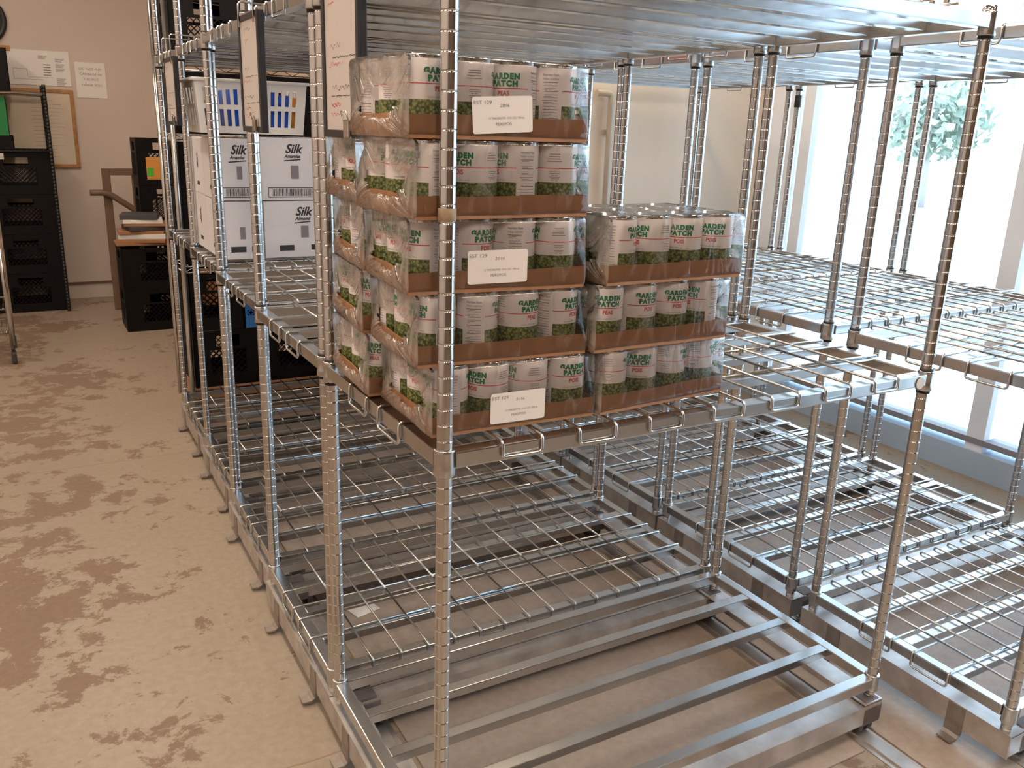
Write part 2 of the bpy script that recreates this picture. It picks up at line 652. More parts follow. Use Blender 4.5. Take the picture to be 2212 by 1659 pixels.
# ------------------------------------------------------------------ wire storage racks
LU, LV, DU, DV = 1161, 1081, 559, 580
ZCOL = {'low': 160, 'mid': 930, 'top': 1656}


def post_mesh(h, z0, cap=True):
    prof = [(12.7, 0)]
    z = z0
    while z < h - 8:
        prof += [(12.7, z - 2.4), (12.7, z - 1.1), (12.05, z - 0.6), (12.05, z + 0.6), (12.7, z + 1.1), (12.7, z + 2.4)]
        z += 25.4
    prof += [(12.7, h)]
    mb = MB().lathe(prof, n=20)
    return mb.mesh('post', M['chrome'])


Z0 = (1554.085 - 90) % 25.4
PM = {'short': post_mesh(1657 - 90, Z0), 'tall': post_mesh(1960 - 90, Z0)}
CAPM = MB().lathe([(14.2, -14), (14.6, -2), (14.6, 8), (12, 12), (4, 13)], n=20).mesh('post_cap', M['chrome'])
COLLAR = MB().lathe([(16.2, -44), (17.4, -42), (16.6, -30), (16.2, -6), (17.2, -1), (16.6, 0), (13.0, 0)], n=24).mesh('collar', M['zinc'])
SLEEVE = MB().lathe([(13.4, -50), (14.6, -50), (14.4, 0), (14.2, 5.5), (13.0, 5.5)], n=20, cap=False).mesh('plastic_sleeve', M['darkplastic'])
CLIP = MB().add([(-2, -22, 96), (-2, 22, 96), (-4, 22, 20), (-4, -22, 20), (-14, 20, 8), (-14, -20, 8), (-34, 18, 9), (-34, -18, 9),
                 (-34, 18, 13), (-34, -18, 13), (-12, 20, 14), (-12, -20, 14), (2, 22, 24), (2, -22, 24), (2, 22, 96), (2, -22, 96)],
                [(0, 1, 2, 3), (3, 2, 4, 5), (5, 4, 6, 7), (7, 6, 8, 9), (9, 8, 10, 11), (11, 10, 12, 13), (13, 12, 14, 15), (15, 14, 1, 0),
                 (0, 3, 13, 15), (3, 5, 11, 13), (5, 7, 9, 11), (1, 14, 12, 2), (2, 12, 10, 4), (4, 10, 8, 6)]).mesh('anti_tip_clip', M['clipsteel'])
cb = MB().box(-34, 34, -24, 24, 34, 86, 4).box(-24, 24, -20, 20, 86, 100, 3)
CASTB = cb.mesh('caster_housing', M['castmetal'])
wh = MB()
for sx in (-16, 16):
    vs = []
    n = 18
    for q, r in ((sx - 8, 21), (sx - 7, 23), (sx + 7, 23), (sx + 8, 21)):
        for i in range(n):
            a = 2 * PI * i / n
            vs.append((q, r * math.cos(a), 31.2 + r * math.sin(a)))
    fs = [(k_ * n + i, k_ * n + (i + 1) % n, (k_ + 1) * n + (i + 1) % n, (k_ + 1) * n + i) for k_ in range(3) for i in range(n)]
    fs += [tuple(range(n)), tuple(range(3 * n, 4 * n))]
    wh.add(vs, fs, False)
WHEEL = wh.mesh('wheel', M['castergrey'])


def frame_mesh(L, D):
    mb = MB()
    z0, z1 = -31, -4
    mb.box(14, L - 14, -14, 14, z0, z1, 2.5)
    mb.box(14, L - 14, D - 14, D + 14, z0, z1, 2.5)
    mb.box(-14, 14, 14, D - 14, z0, z1, 2.5)
    mb.box(L - 14, L + 14, 14, D - 14, z0, z1, 2.5)
    return mb.mesh('shelf_frame', M['zinc'])


def bar_mesh(L):
    return MB().box(13.5, L - 13.5, -14, 14, -26, -4.6, 2).mesh('crossbar', M['zinc'])


def mat_mesh(L, D, flip=False, plain=False):
    """drop-on wire mat: wires hook round the rails in U-shaped pairs"""
    mb = MB()
    rw = 2.9
    xs = [93 + i * (953.0 / 13) for i in range(14)]
    xs = [x * L / 1161.0 for x in xs]
    ys = [143, 240, 302, 392] if not flip else [120, 215, 330, 425]
    ys = [y * D / 559.0 for y in ys]
    zl, zu = -1.4, 3.8
    for i in range(0, 14, 2):
        a, b = xs[i], xs[i + 1]
        e0, e1 = -17.5, D + 17.5
        if plain:
            for q_ in (a, b):
                mb.tube([(q_, -12, zu), (q_, D + 12, zu)], rw, 7)
            continue
        p = [(a, D * 0.5, zu), (a, e0, zu - 1), (a, e0 - 1, -24), (b, e0 - 1, -24), (b, e0, zu - 1), (b, e1, zu - 1), (b, e1 + 1, -24),
             (a, e1 + 1, -24), (a, e1, zu - 1), (a, D * 0.5, zu)]
        mb.tube(path_round(p, 7, 3), rw, 7)
    for i in range(0, 4, 2):
        a, b = ys[i], ys[i + 1]
        e0, e1 = -17.5, L + 17.5
        if plain:
            for q_ in (a, b):
                mb.tube([(-12, q_, zl), (L + 12, q_, zl)], rw, 7)
            continue
        p = [(L * 0.5, a, zl), (e0, a, zl), (e0 - 1, a, -40), (e0 - 1, b, -40), (e0, b, zl), (e1, b, zl), (e1 + 1, b, -40),
             (e1 + 1, a, -40), (e1, a, zl), (L * 0.5, a, zl)]
        mb.tube(path_round(p, 8, 3), rw, 7)
    return mb.mesh('wire_mat', M['wire'])


FR = {L: frame_mesh(L, D) for L, D in ((LU, DU), (LV, DV))}
BR = {L: bar_mesh(L) for L in (LU, LV)}
MT = {L: mat_mesh(L, D) for L, D in ((LU, DU), (LV, DV))}
MTP = mat_mesh(LU, DU, False, True)


def carriage_mesh(L, D):
    mb = MB()
    for xa, s in ((-20, 1), (L + 20, -1)):
        x1, x2 = xa, xa + 3 * s
        mb.box(min(x1, x2), max(x1, x2), -24, D + 24, 35, 98)
        x3 = xa + 62 * s
        mb.box(min(x2, x3), max(x2, x3), -24, D + 24, 95, 98)
    for y in (-24, D - 21):
        mb.box(-16, L + 16, y, y + 3, 40, 92)
        mb.box(-16, L + 16, y + 42, y + 45, 40, 92)
        mb.box(-16, L + 16, y + 3, y + 42, 89, 92)
    return mb.mesh('carriage', M['alu'])


CG = {L: carriage_mesh(L, D) for L, D in ((LU, DU), (LV, DV))}


def rack(x, y, L, D, post, label, cat_group, mats=('low', 'mid', 'top'), sleeve_mid=True, clips=True, zt=None, cap=False):
    t = thing('mobile_storage_rack', label, 'storage rack', (x, y, 0), 0, cat_group)
    for px in (0, L):
        for py in (0, D):
            p = ob('post', PM[post], t, (px, py, 90))
            if cap:
                ob('post_cap', CAPM, p, (0, 0, 1655 - 90))
    for lv in ('low', 'mid', 'top'):
        z = ZCOL[lv] if not (lv == 'top' and zt) else zt
        sh = ob('shelf', FR[L], t, (0, 0, z))
        for px in (0, L):
            for py in (0, D):
                ob('collar', COLLAR, sh, (px, py, 0))
                if lv == 'top' or (lv == 'mid' and (sleeve_mid or (px, py) != (0, 0))):
                    ob('plastic_sleeve', SLEEVE, sh, (px, py, 0))
        for k_ in (1, 2, 3):
            ob('crossbar', BR[L], sh, (0, D * k_ / 4.0, 0))
        if lv in mats:
            ob('wire_mat', MTP if (lv == 'top' and cap) else MT[L], sh)
    c = ob('carriage', CG[L], t)
    for px in (0, L):
        for py in (0, D):
            h = ob('caster_housing', CASTB, t, (px + (60 if px == 0 else -10), py, 0))
            ob('wheel', WHEEL, t, (px + (82 if px == 0 else -24), py, 0))
    if clips:
        for py in (110, D - 95):
            ob('anti_tip_clip', CLIP, t, (-20, py, 0))
    return t


G1 = 'mobile racks of the left run'
G2 = 'mobile racks of the window run'
rack(0, 0, LU, DU, 'short', 'nearest chrome mobile rack holding the stacked flats of peas', G1, mats=('mid', 'top'), sleeve_mid=False, cap=True)
rack(2, 610, LU, DU, 'tall', 'empty chrome mobile rack directly behind the rack with the pea cans', G1, zt=1656)
rack(20, 1223, LU, DU, 'tall', 'empty chrome mobile rack just in front of the one holding the white cartons', G1)
rack(42, 1835, LU, DU, 'tall', 'chrome mobile rack with the white cartons on its middle shelf', G1)
rack(52, 2450, LU, DU, 'tall', 'farthest chrome mobile rack of the left run, behind the white cartons', G1)
rack(1350, -234, LV, DV, 'tall', 'empty chrome mobile rack by the window, cut off at the lower right', G2)
rack(1350, 434, LV, DV, 'tall', 'empty chrome mobile rack by the window, second from the right edge', G2)
rack(1350, 1072, LV, DV, 'tall', 'empty chrome mobile rack by the window, third from the right edge', G2)
rack(1350, 1708, LV, DV, 'tall', 'empty chrome mobile rack by the window, farthest and against the beige wall', G2)

# floor tracks and deck
for nm, x0, x1, y0, y1, lb in (('left', 60, 104, -1600, 3100, 'worn aluminium floor track under the left ends of the left rack run'),
                               ('mid', 1118, 1156, -1600, 3100, 'pale aluminium floor track under the right ends of the left rack run'),
                               ('vl', 1404, 1450, -1600, 2340, 'aluminium floor track under the near ends of the window rack run'),
                               ('vr', 2386, 2430, -1600, 2340, 'aluminium floor track under the window ends of the window rack run')):
    o = ob('floor_track', (MB().box(x0, x1, y0, y1, 0, 8, 2).box(x0 - 14, x1 + 14, y0, y1, 0, 2.5), M['alu']))
    tag(o, lb, 'track', 'floor tracks of the mobile racks')
o = ob('floor_deck', (MB().box(130, 1095, -60, 3060, 0.2, 5, 1), M['deck']))
tag(o, 'smooth grey-brown deck plate on the floor beneath the left rack run', 'deck plate')
o = ob('floor_deck', (MB().box(1474, 2362, -1600, 2300, 0.2, 5, 1), M['deck']))
tag(o, 'smooth deck plate on the floor beneath the window rack run', 'deck plate')
o = ob('floor_deck', (MB().box(1176, 1384, -1600, 3060, 0.2, 4, 1), M['deck']))
tag(o, 'narrow smooth floor strip between the two rack runs', 'deck plate')
o = ob('paper_scrap', (MB().box(-40, 40, -30, 30, 0, 0.5), M['white']), None, (237, 1062, 6), 0.25)
tag(o, 'small white paper tag lying on the deck under the wire shelf', 'paper scrap')

for k, (x, y, rz, lb) in enumerate(((77, 648, 0.25, 'rusty brown scrap lying at the left end between the two nearest racks'), (200, 2090, 0.03, 'long rusty brown scrap under the fourth rack near its left end'))):
    rs = random.Random(k)
    n_ = 18
    ring_ = [(math.cos(2 * PI * i / n_) * (55, 150)[k] * rs.uniform(0.6, 1.1), math.sin(2 * PI * i / n_) * (26, 20)[k] * rs.uniform(0.6, 1.1)) for i in range(n_)]
    lf = MB().add([(x_, y_, rs.uniform(0, 6)) for x_, y_ in ring_] + [(0, 0, 7)] + [(x_, y_, 0) for x_, y_ in ring_],
                  [(i, (i + 1) % n_, n_) for i in range(n_)] + [(i, n_ + 1 + i, n_ + 1 + (i + 1) % n_, (i + 1) % n_) for i in range(n_)])
    o = ob('rusty_scrap', (lf, M['rust']), None, (x + 60, y, 5), rz)
    tag(o, lb, 'scrap')
# small marks on the near rack
o = ob('tape_band', (MB().lathe([(13.0, 0), (13.3, 0.5), (13.3, 17.5), (13.0, 18)], n=24, cap=False), M['tape']), None, (0, 0, 1277))
tag(o, 'brown tape band round the front post of the nearest rack', 'tape')
o = ob('round_sticker', (MB().lathe([(13, 0), (13, 1.5)], n=20), M['white']), None, (1124, -19.5, 912))
o.rotation_euler = (PI / 2, 0, 0)
o.location = (1.124, -0.0155, 0.909)
tag(o, 'round white sticker on the middle shelf rail beside the right post', 'sticker')
o = ob('black_tape_band', (MB().lathe([(13.0, 0), (14.2, 1), (14.2, 49), (13.0, 50)], n=20, cap=False), M['darkplastic']), None, (2431, 1652, 1538))
tag(o, 'black tape band near the top of a far post by the window', 'tape')

# ------------------------------------------------------------------ cans, trays and film
RC, HC = 35.5, 109.5
can_mb = MB().lathe([(33.0, 1.0), (35.8, 0), (36.0, 1.2), (35.6, 3.2), (RC, 4.5), (RC, HC - 4.5), (35.6, HC - 3.2), (36.0, HC - 1.2),
                     (35.8, HC), (34.9, HC), (34.5, HC - 4), (30, HC - 4), (28, HC - 4.8), (20, HC - 4.2), (6, HC - 4.6)], n=36)
CAN = can_mb.mesh('food_can', M['chrome'])


def label_mesh():
    n = 72
    mb = MB()
    R = RC + 0.15
    mb.lathe([(R, 5.2), (R, HC - 5.5)], n=n, cap=False)
    me_f = len(mb.f)
    mats_idx = [0] * me_f

    def wrap(s, size, ang, z, width, mi, **k):
        vs, fs = text_mesh(s, size, **k)
        if not vs:
            return
        xs = [v[0] for v in vs]
        sc = width / (max(xs) - min(xs)) if width else 1
        cx = (max(xs) + min(xs)) / 2 if width else 0
        out = []
        for v in vs:
            a = ang + (v[0] - cx) * sc / R
            out.append(((R + 0.28) * math.cos(a), (R + 0.28) * math.sin(a), z + v[1]))
        mb.add(out, fs)
        mats_idx.extend([mi] * len(fs))

    def dash(ang, w, z, h, mi):
        m_ = max(1, int(w / 5))
        vs, fs = [], []
        for i in range(m_ + 1):
            a = ang + (-w / 2 + w * i / m_) / R
            c, s_ = math.cos(a) * (R + 0.28), math.sin(a) * (R + 0.28)
            vs += [(c, s_, z), (c, s_, z + h)]
        for i in range(m_):
            fs.append((2 * i, 2 * i + 2, 2 * i + 3, 2 * i + 1))
        mb.add(vs, fs)
        mats_idx.extend([mi] * len(fs))

    rn = random.Random(3)
    for base, word in ((-PI / 2, 'PEAS'), (PI / 2 + 0.0, 'POIS')):
        wrap('GARDEN', 10.6, base, 84.6, 49, 1, bold=0.85, spacing=1.22)
        wrap('PATCH', 10.6, base + 0.05, 74.6, 40, 1, bold=0.85, spacing=1.22)
        wrap(word, 9.4, base + 0.02, 61.4, 17.5, 2, bold=0.28)
        wrap('CANADA CHOICE  398 mL  14 fl oz', 3.3, base, 52.2, 38, 4)
    # text panels either side
    wrap('Nutrition Facts', 5.2, 0.0, 92.5, 24, 4, bold=0.05)
    wrap('Valeur nutritive', 4.8, 0.0, 87.0, 24, 4)
    for i in range(17):
        z = 83 - i * 4.3
        dash(0.0 + rn.uniform(-0.03, 0.03), rn.uniform(18, 26), z, 0.5 if i % 3 else 1.0, 4)
        if i % 2:
            dash(0.0 - 0.12, rn.uniform(8, 14), z + 2.1, 0.6, 4)
    for i in range(4):
        dash(PI + rn.uniform(-0.04, 0.04), rn.uniform(14, 23), 92 - i * 3.6, 0.9, 4)
    for i in range(6):
        dash(PI + rn.uniform(-0.05, 0.05), rn.uniform(8, 17), 66 - i * 2.7, 0.7, 4)
    me = mb.mesh('paper_label', [M['label'], M['inkgreen'], M['inkred'], M['ink'], M['inkgrey']])
    me.polygons.foreach_set('material_index', mats_idx)
    return me


LABEL = label_mesh()
TW, TD = 297.0, 225.0


def tray_mesh(seed):
    rn = random.Random(seed)
    mb = MB()
    t, h = 1.6, 33
    W, D = TW, TD
    mb.box(0, W, 0, D, 0, t)
    n = 14
    for (x0, y0, x1, y1, nx, ny) in ((0, 0, W, 0, 0, 1), (W, 0, W, D, -1, 0), (W, D, 0, D, 0, -1), (0, D, 0, 0, 1, 0)):
        ph = rn.uniform(0, 6)
        vs, fs = [], []
        for i in range(n + 1):
            q = i / n
            x, y = x0 + (x1 - x0) * q, y0 + (y1 - y0) * q
            b = math.sin(PI * q) * (0.9 * math.sin(ph + q * 6))
            hh = h + math.sin(ph + q * 9) * 0.9 + rn.uniform(-.3, .3)
            for (dx, zz) in ((-b * 0.3, 0), (-b, hh), (t - b, hh), (t, 0)):
                vs.append((x + nx * dx, y + ny * dx, zz))
        for i in range(n):
            for k_ in range(4):
                a, b2 = i * 4 + k_, i * 4 + (k_ + 1) % 4
                fs.append((a, a + 4, b2 + 4, b2))
        fs += [(0, 1, 2, 3), (n * 4 + 3, n * 4 + 2, n * 4 + 1, n * 4)]
        mb.add(vs, fs)
    return mb.mesh('cardboard_tray', M['card'])


TRAYS = [tray_mesh(i) for i in range(4)]


def film_mesh(seed):
    """shrink sleeve round a flat of cans, drawn in over both ends to a ragged low opening"""
    rn = random.Random(seed)
    W, D, H = TW, TD, HC + 2.6
    n = 150
    hy, hz = D / 2 + 2.0, H / 2 + 0.7
    ph = [rn.uniform(0, 6.28) for _ in range(12)]

    def rip(a, k0=0):
        return (0.45 * math.sin(5 * a + ph[k0]) + 0.32 * math.sin(11 * a + ph[k0 + 1]) + 0.28 * math.sin(19 * a + ph[k0 + 2]) +
                0.22 * math.sin(31 * a + ph[k0 + 3]))

    def outline(a, e=0.14):
        c, q = math.cos(a), math.sin(a)
        y = (abs(c) ** e) * (1 if c > 0 else -1)
        z = (abs(q) ** e) * (1 if q > 0 else -1)
        return D / 2 + y * hy, H / 2 + z * hz

    def hole(a):
        r = 1 + 0.22 * rip(a, 4)
        return D * 0.5 + D * 0.33 * math.cos(a) * r, H * 0.40 + H * (0.17 if math.sin(a) < 0 else 0.24) * math.sin(a) * r

    def ring(x, f, side, out_=0.0, crump=0.0):
        r = []
        for i in range(n):
            a = 2 * PI * i / n
            (y0, z0), (y1, z1) = outline(a), hole(a)
            g = f ** 0.8 if f < 1 else 1
            y, z = y1 + (y0 - y1) * g, z1 + (z0 - z1) * g
            low = max(0.0, min(1.0, (52 - z) / 30.0))         # the part over the tray wall stands out, the rest hugs the cans
            crump_ = crump * (0.35 + 0.75 * low)
            dx = out_ * low + crump_ * rip(a + x * 0.05, 8 if side > 0 else 2) + crump_ * 0.5 * math.sin(47 * a + x)
            if z > 40:
                dx -= 4.5 * min(1.0, (z - 40) / 45.0) * (1 if crump else 0.55)
            y += crump * 0.35 * rip(a * 1.3 + x, 1)
            r.append((x + side * dx, min(max(y, -2.6), D + 2.6), min(max(z, 0.5), H + 0.9)))
        return r
    cols = []
    E = ((0.0, 4.0, 2.2), (0.05, 6.5, 2.6), (0.14, 7.5, 2.6), (0.27, 7.0, 2.3), (0.42, 6.0, 2.0), (0.58, 5.0, 1.7), (0.74, 3.4, 1.3),
         (0.88, 2.0, 0.8), (0.97, 0.8, 0.3))
    for f, o_, c_ in E:
        cols.append(ring(-1.0, f, -1, o_, c_))
    m = 12
    for i in range(m + 1):
        cols.append(ring(0.5 + (W - 1) * i / m, 1, 1))
    for f, o_, c_ in E[::-1]:
        cols.append(ring(W + 1.0, f, 1, o_, c_))
    mb = MB()
    fs, mi = [], []
    for k_ in range(len(cols) - 1):
        for i in range(n):
            j = (i + 1) % n
            fs.append((k_ * n + i, k_ * n + j, (k_ + 1) * n + j, (k_ + 1) * n + i))
            mi.append(1 if (k_ < len(E) or k_ >= len(cols) - len(E) - 1) else 0)
    mb.add([p for c in cols for p in c], fs, True)
    me = mb.mesh('shrink_film', [M['film'], M['film_end']])
    me.polygons.foreach_set('material_index', mi)
    return me


FILMS = [film_mesh(i + 10) for i in range(4)]


def sticker_mesh():
    bm = MB()
    # rounded rectangle 100 x 51 in the XZ plane, facing -Y
    r, W2, H2 = 4, 50, 25.5
    vs = []
    for cx, cz, a0 in ((W2 - r, H2 - r, 0), (-W2 + r, H2 - r, 90), (-W2 + r, -H2 + r, 180), (W2 - r, -H2 + r, 270)):
        for i in range(5):
            a = math.radians(a0 + i * 22.5)
            vs.append((cx + r * math.cos(a), 0, cz + r * math.sin(a)))
    n = len(vs)
    bm.add(vs + [(x, 0.4, z) for x, y, z in vs], [tuple(range(n))[::-1], tuple(range(n, 2 * n))] +
           [(i, (i + 1) % n, n + (i + 1) % n, n + i) for i in range(n)])
    nf = len(bm.f)
    ux, uz = (1, 0, 0), (0, 0, 1)
    text_on(bm, 'EST 129', 7.5, 29, (-33, -0.3, 15), ux, uz)
    text_on(bm, '2016', 6.4, 16, (3, -0.3, 10.5), ux, uz, shear=0.1)
    text_on(bm, '12 TIMES/BOITES  14 FL OZ / 398 mL', 4.2, 60, (6, -0.3, -6), ux, uz)
    text_on(bm, 'PEAS/POIS', 6.2, 26, (1, -0.3, -15), ux, uz)
    me = bm.mesh('printed_sticker', [M['sticker'], M['inkgrey']])
    me.polygons.foreach_set('material_index', [0] * nf + [1] * (len(bm.f) - nf))
    return me


STK = sticker_mesh()
FRONT, POIS, NUT, ING = 0.0, PI, PI / 2, -PI / 2   # turn about z that brings each panel to the camera side
# rotation o turns the can's -Y panel (PEAS) away from -Y
ROWNAME = {0: 'lowest', 1: 'second', 2: 'third', 3: 'fourth', 4: 'top'}


def flat(x, y, z, rz, stack, lv, top, faces, seed, sticker=None, tilt=(0, 0)):
    names = {'front': 'front left stack', 'back': 'rear left stack', 'right': 'right-hand stack'}
    sn = names[stack]
    lvn = {0: 'lowest', 1: 'second lowest', 2: 'third lowest', 3: 'fourth lowest'}.get(lv)
    if lv == top:
        lvn = 'topmost'
    tr = ob('cardboard_tray', TRAYS[seed % 4], None, (x, y, z), rz)
    tag(tr, '%s brown cardboard tray of pea cans in the %s on the rack' % (lvn, sn), 'cardboard tray', 'cardboard trays of pea cans')
    ob('shrink_film', FILMS[(seed + lv) % 4], tr)
    if sticker:
        s = ob('printed_sticker', STK, tr, (sticker[0], -2.9, sticker[1]))
        s.rotation_euler = (0, sticker[2], 0)
        s['label'] = 'white printed sticker'
    rn = random.Random(seed * 17 + lv)
    c, s_ = math.cos(rz), math.sin(rz)
    order = {0: 'leftmost', 1: 'second', 2: 'third', 3: 'rightmost'}
    for j in range(3):
        for i in range(4):
            lx, ly = 39.5 + 72.6 * i, 38.6 + 73.0 * j
            wx, wy = x + lx * c - ly * s_, y + lx * s_ + ly * c
            if j == 0:
                word, dl = faces[i]
                vv = math.atan2(-1122 - wy, -528 - wx) + PI / 2
                a = vv + dl + {'E': 0.0, 'F': PI, 'N': -PI / 2, 'I': PI / 2}[word] - rz
                lb = '%s pea can in front row of the %s tray, %s' % (order[i], lvn, sn)
            elif i == 0:
                a = rn.uniform(0, 6.28)
                lb = '%s pea can on left side of the %s tray, %s' % ('middle' if j == 1 else 'rearmost', lvn, sn)
            else:
                a = rn.uniform(0, 6.28)
                lb = 'white-labelled pea can inside the %s tray, %s' % (lvn, sn)
            t = ob('food_can', CAN, None, (wx, wy, z + 1.8), rz + a)
            tag(t, lb, 'can', 'cans of peas shrink-wrapped in trays' if not lb.startswith('white') else 'inner pea cans of the %s tray, %s' % (lvn, sn))
            ob('paper_label', LABEL, t)


# angle that brings a panel towards the camera is measured from the tray front (-Y)
V = -0.46  # the camera stands to the left of the stack
PZ = 112.4
ZB = 939.5
# E the English panel, F the French one, N nutrition facts, I ingredients; and how far it is turned from the viewer
fl = [
    (-10, 26, -0.03, [('E', -1.36), ('F', -0.70), ('F', -1.15), ('F', 0.54)], (150, 35.5, 0.0)),
    (-31, 34, -0.05, [('E', -0.92), ('F', 1.5), ('E', 0.77), ('F', 0.98)], None),
    (-44, 39, -0.08, [('E', -0.87), ('F', 0.75), ('F', 1.7), ('F', -1.32)], (143, 39, -0.01)),
    (-42, 14, 0.03, [('E', -1.1), ('F', -0.7), ('E', -1.0), ('I', 0.0)], None),
    (-52, 17, 0.015, [('E', 0.7), ('F', -1.36), ('E', -0.38), ('N', -0.1)], (147, 36, -0.06)),
]
for lv, (x, y, rz, fa, st) in enumerate(fl):
    flat(x, y, ZB + PZ * lv, rz, 'front', lv, 4, fa, lv, st)
bk = [(-24, 268, -0.05), (-28, 284, -0.10), (-27, 272, -0.10), (-28, 268, -0.05)]
for lv, (x, y, rz) in enumerate(bk):
    flat(x, y, ZB + PZ * lv, rz, 'back', lv, 3, [('E', -0.45), ('F', 0.4), ('I', 0.3), ('E', 0)], lv + 7)
rt = [(299, 12, 0.085, [('I', 0.1), ('F', 0.05), ('I', -0.1), ('I', 0.0)]),
      (277, 10, 0.03, [('E', 0.3), ('F', 0.7), ('F', 0.55), ('E', -0.6)]),
      (293, 8, 0.02, [('F', 1.28), ('F', -0.7), ('F', -0.1), ('F', -0.05)])]
for lv, (x, y, rz, fa) in enumerate(rt):
    flat(x, y, ZB + PZ * lv, rz, 'right', lv, 2, fa, lv + 13)

# ------------------------------------------------------------------ hanging whiteboards
def scribble(mb, x, y0, z, w, h, rn, thick=0.9):
    """handwriting-like strokes on the face x = const (facing -X); y0 is the left end seen from the aisle"""
    n = max(3, int(w / 5))
    pts = [(x, y0 - w * i / n + rn.uniform(-1, 1), z + rn.uniform(0, h)) for i in range(n + 1)]
    for a, b in zip(pts[:-1], pts[1:]):
        if rn.random() < 0.14:
            continue
        mb.add([(x, a[1], a[2]), (x, b[1], b[2]), (x, b[1], b[2] + thick), (x, a[1], a[2] + thick)], [(0, 1, 2, 3)])


def whiteboard(y, zb, zt, label, seed, wd=185, x=-38, rail=0):
    t = thing('whiteboard', label, 'whiteboard', (x, y, zb), 0, 'whiteboards hanging from the top shelves')
    H = zt - zb
    ob('back_panel', (MB().box(-2, 10, 0, wd, 0, H, 2), M['boardframe']), t)
    fb = MB()
    b = 13
    fb.box(-6, -2, 0, b, 0, H, 1).box(-6, -2, wd - b, wd, 0, H, 1).box(-6, -2, b, wd - b, 0, b, 1).box(-6, -2, b, wd - b, H - b, H, 1)
    ob('frame', (fb, M['boardframe']), t)
    ob('writing_surface', (MB().box(-3.2, -2.1, b - 1, wd - b + 1, b - 1, H - b + 1), M['board']), t)
    rn = random.Random(seed)
    rd, bl = MB(), MB()
    q = wd - b - 8
    for z, w_, hh, m_ in ((H - 38, 60, 10, bl), (H - 62, 35, 9, rd), (H * 0.52, 50, 12, bl), (H * 0.47, 130, 3, bl), (H * 0.42, 70, 9, rd),
                         (H * 0.28, 90, 9, bl), (H * 0.245, 140, 2, bl), (H * 0.18, 50, 10, rd), (H * 0.12, 42, 8, rd), (H * 0.18, 40, 9, rd)):
        scribble(m_, -3.5, q - rn.uniform(0, 30), z, w_, hh, rn, 1.3)
    ob('red_handwriting', (rd, M['inkred']), t)
    ob('black_handwriting', (bl, M['ink']), t)
    for yy in (22, wd - 22):
        top_, xi = 1664 - zb, rail - x + 19
        hk = MB().tube(path_round([(-8, yy, H - 24), (-8, yy, top_), (xi, yy, top_), (xi, yy, top_ - 26)], 9, 4), 2.0, 8)
        ob('hook', (hk, M['wire']), t)
    cl = MB().box(-13, -4, 34, 62, 0, 30, 3).tube([(-11, 36, 26), (-16, 34, 42), (-16, 60, 42), (-11, 60, 26)], 1.4, 6)
    ob('bulldog_clip', (cl, M['chrome']), t)
    return t


whiteboard(238, 1382, 1652, 'nearest hanging whiteboard with red notes, beside the top of the pea stack', 1, rail=0)
whiteboard(872, 1380, 1634, 'black-framed whiteboard hanging second along the top shelves', 2, rail=2)
whiteboard(1985, 1382, 1598, 'farthest narrow whiteboard hanging at the end of the rack run', 3, 215, -42, rail=42)

# ------------------------------------------------------------------ white cartons on the fourth rack
def carton_text(mb, y, cx, zt, w, second, kind):
    ux, uz = (1, 0, 0), (0, 0, 1)
    yy = y - 0.6
    text_on(mb, 'Silk', 42, 64 if w > 150 else 56, (cx, yy, zt - 50), ux, uz, bold=1.2, shear=0.35)
    text_on(mb, second, 17, 58 if w > 150 else 50, (cx - 3, yy, zt - 67), ux, uz, bold=0.5, shear=0.35)
    mb.add([(cx - 32, yy, zt - 79), (cx + 26, yy, zt - 74), (cx + 26, yy, zt - 70), (cx - 32, yy, zt - 75)], [(0, 1, 2, 3)])


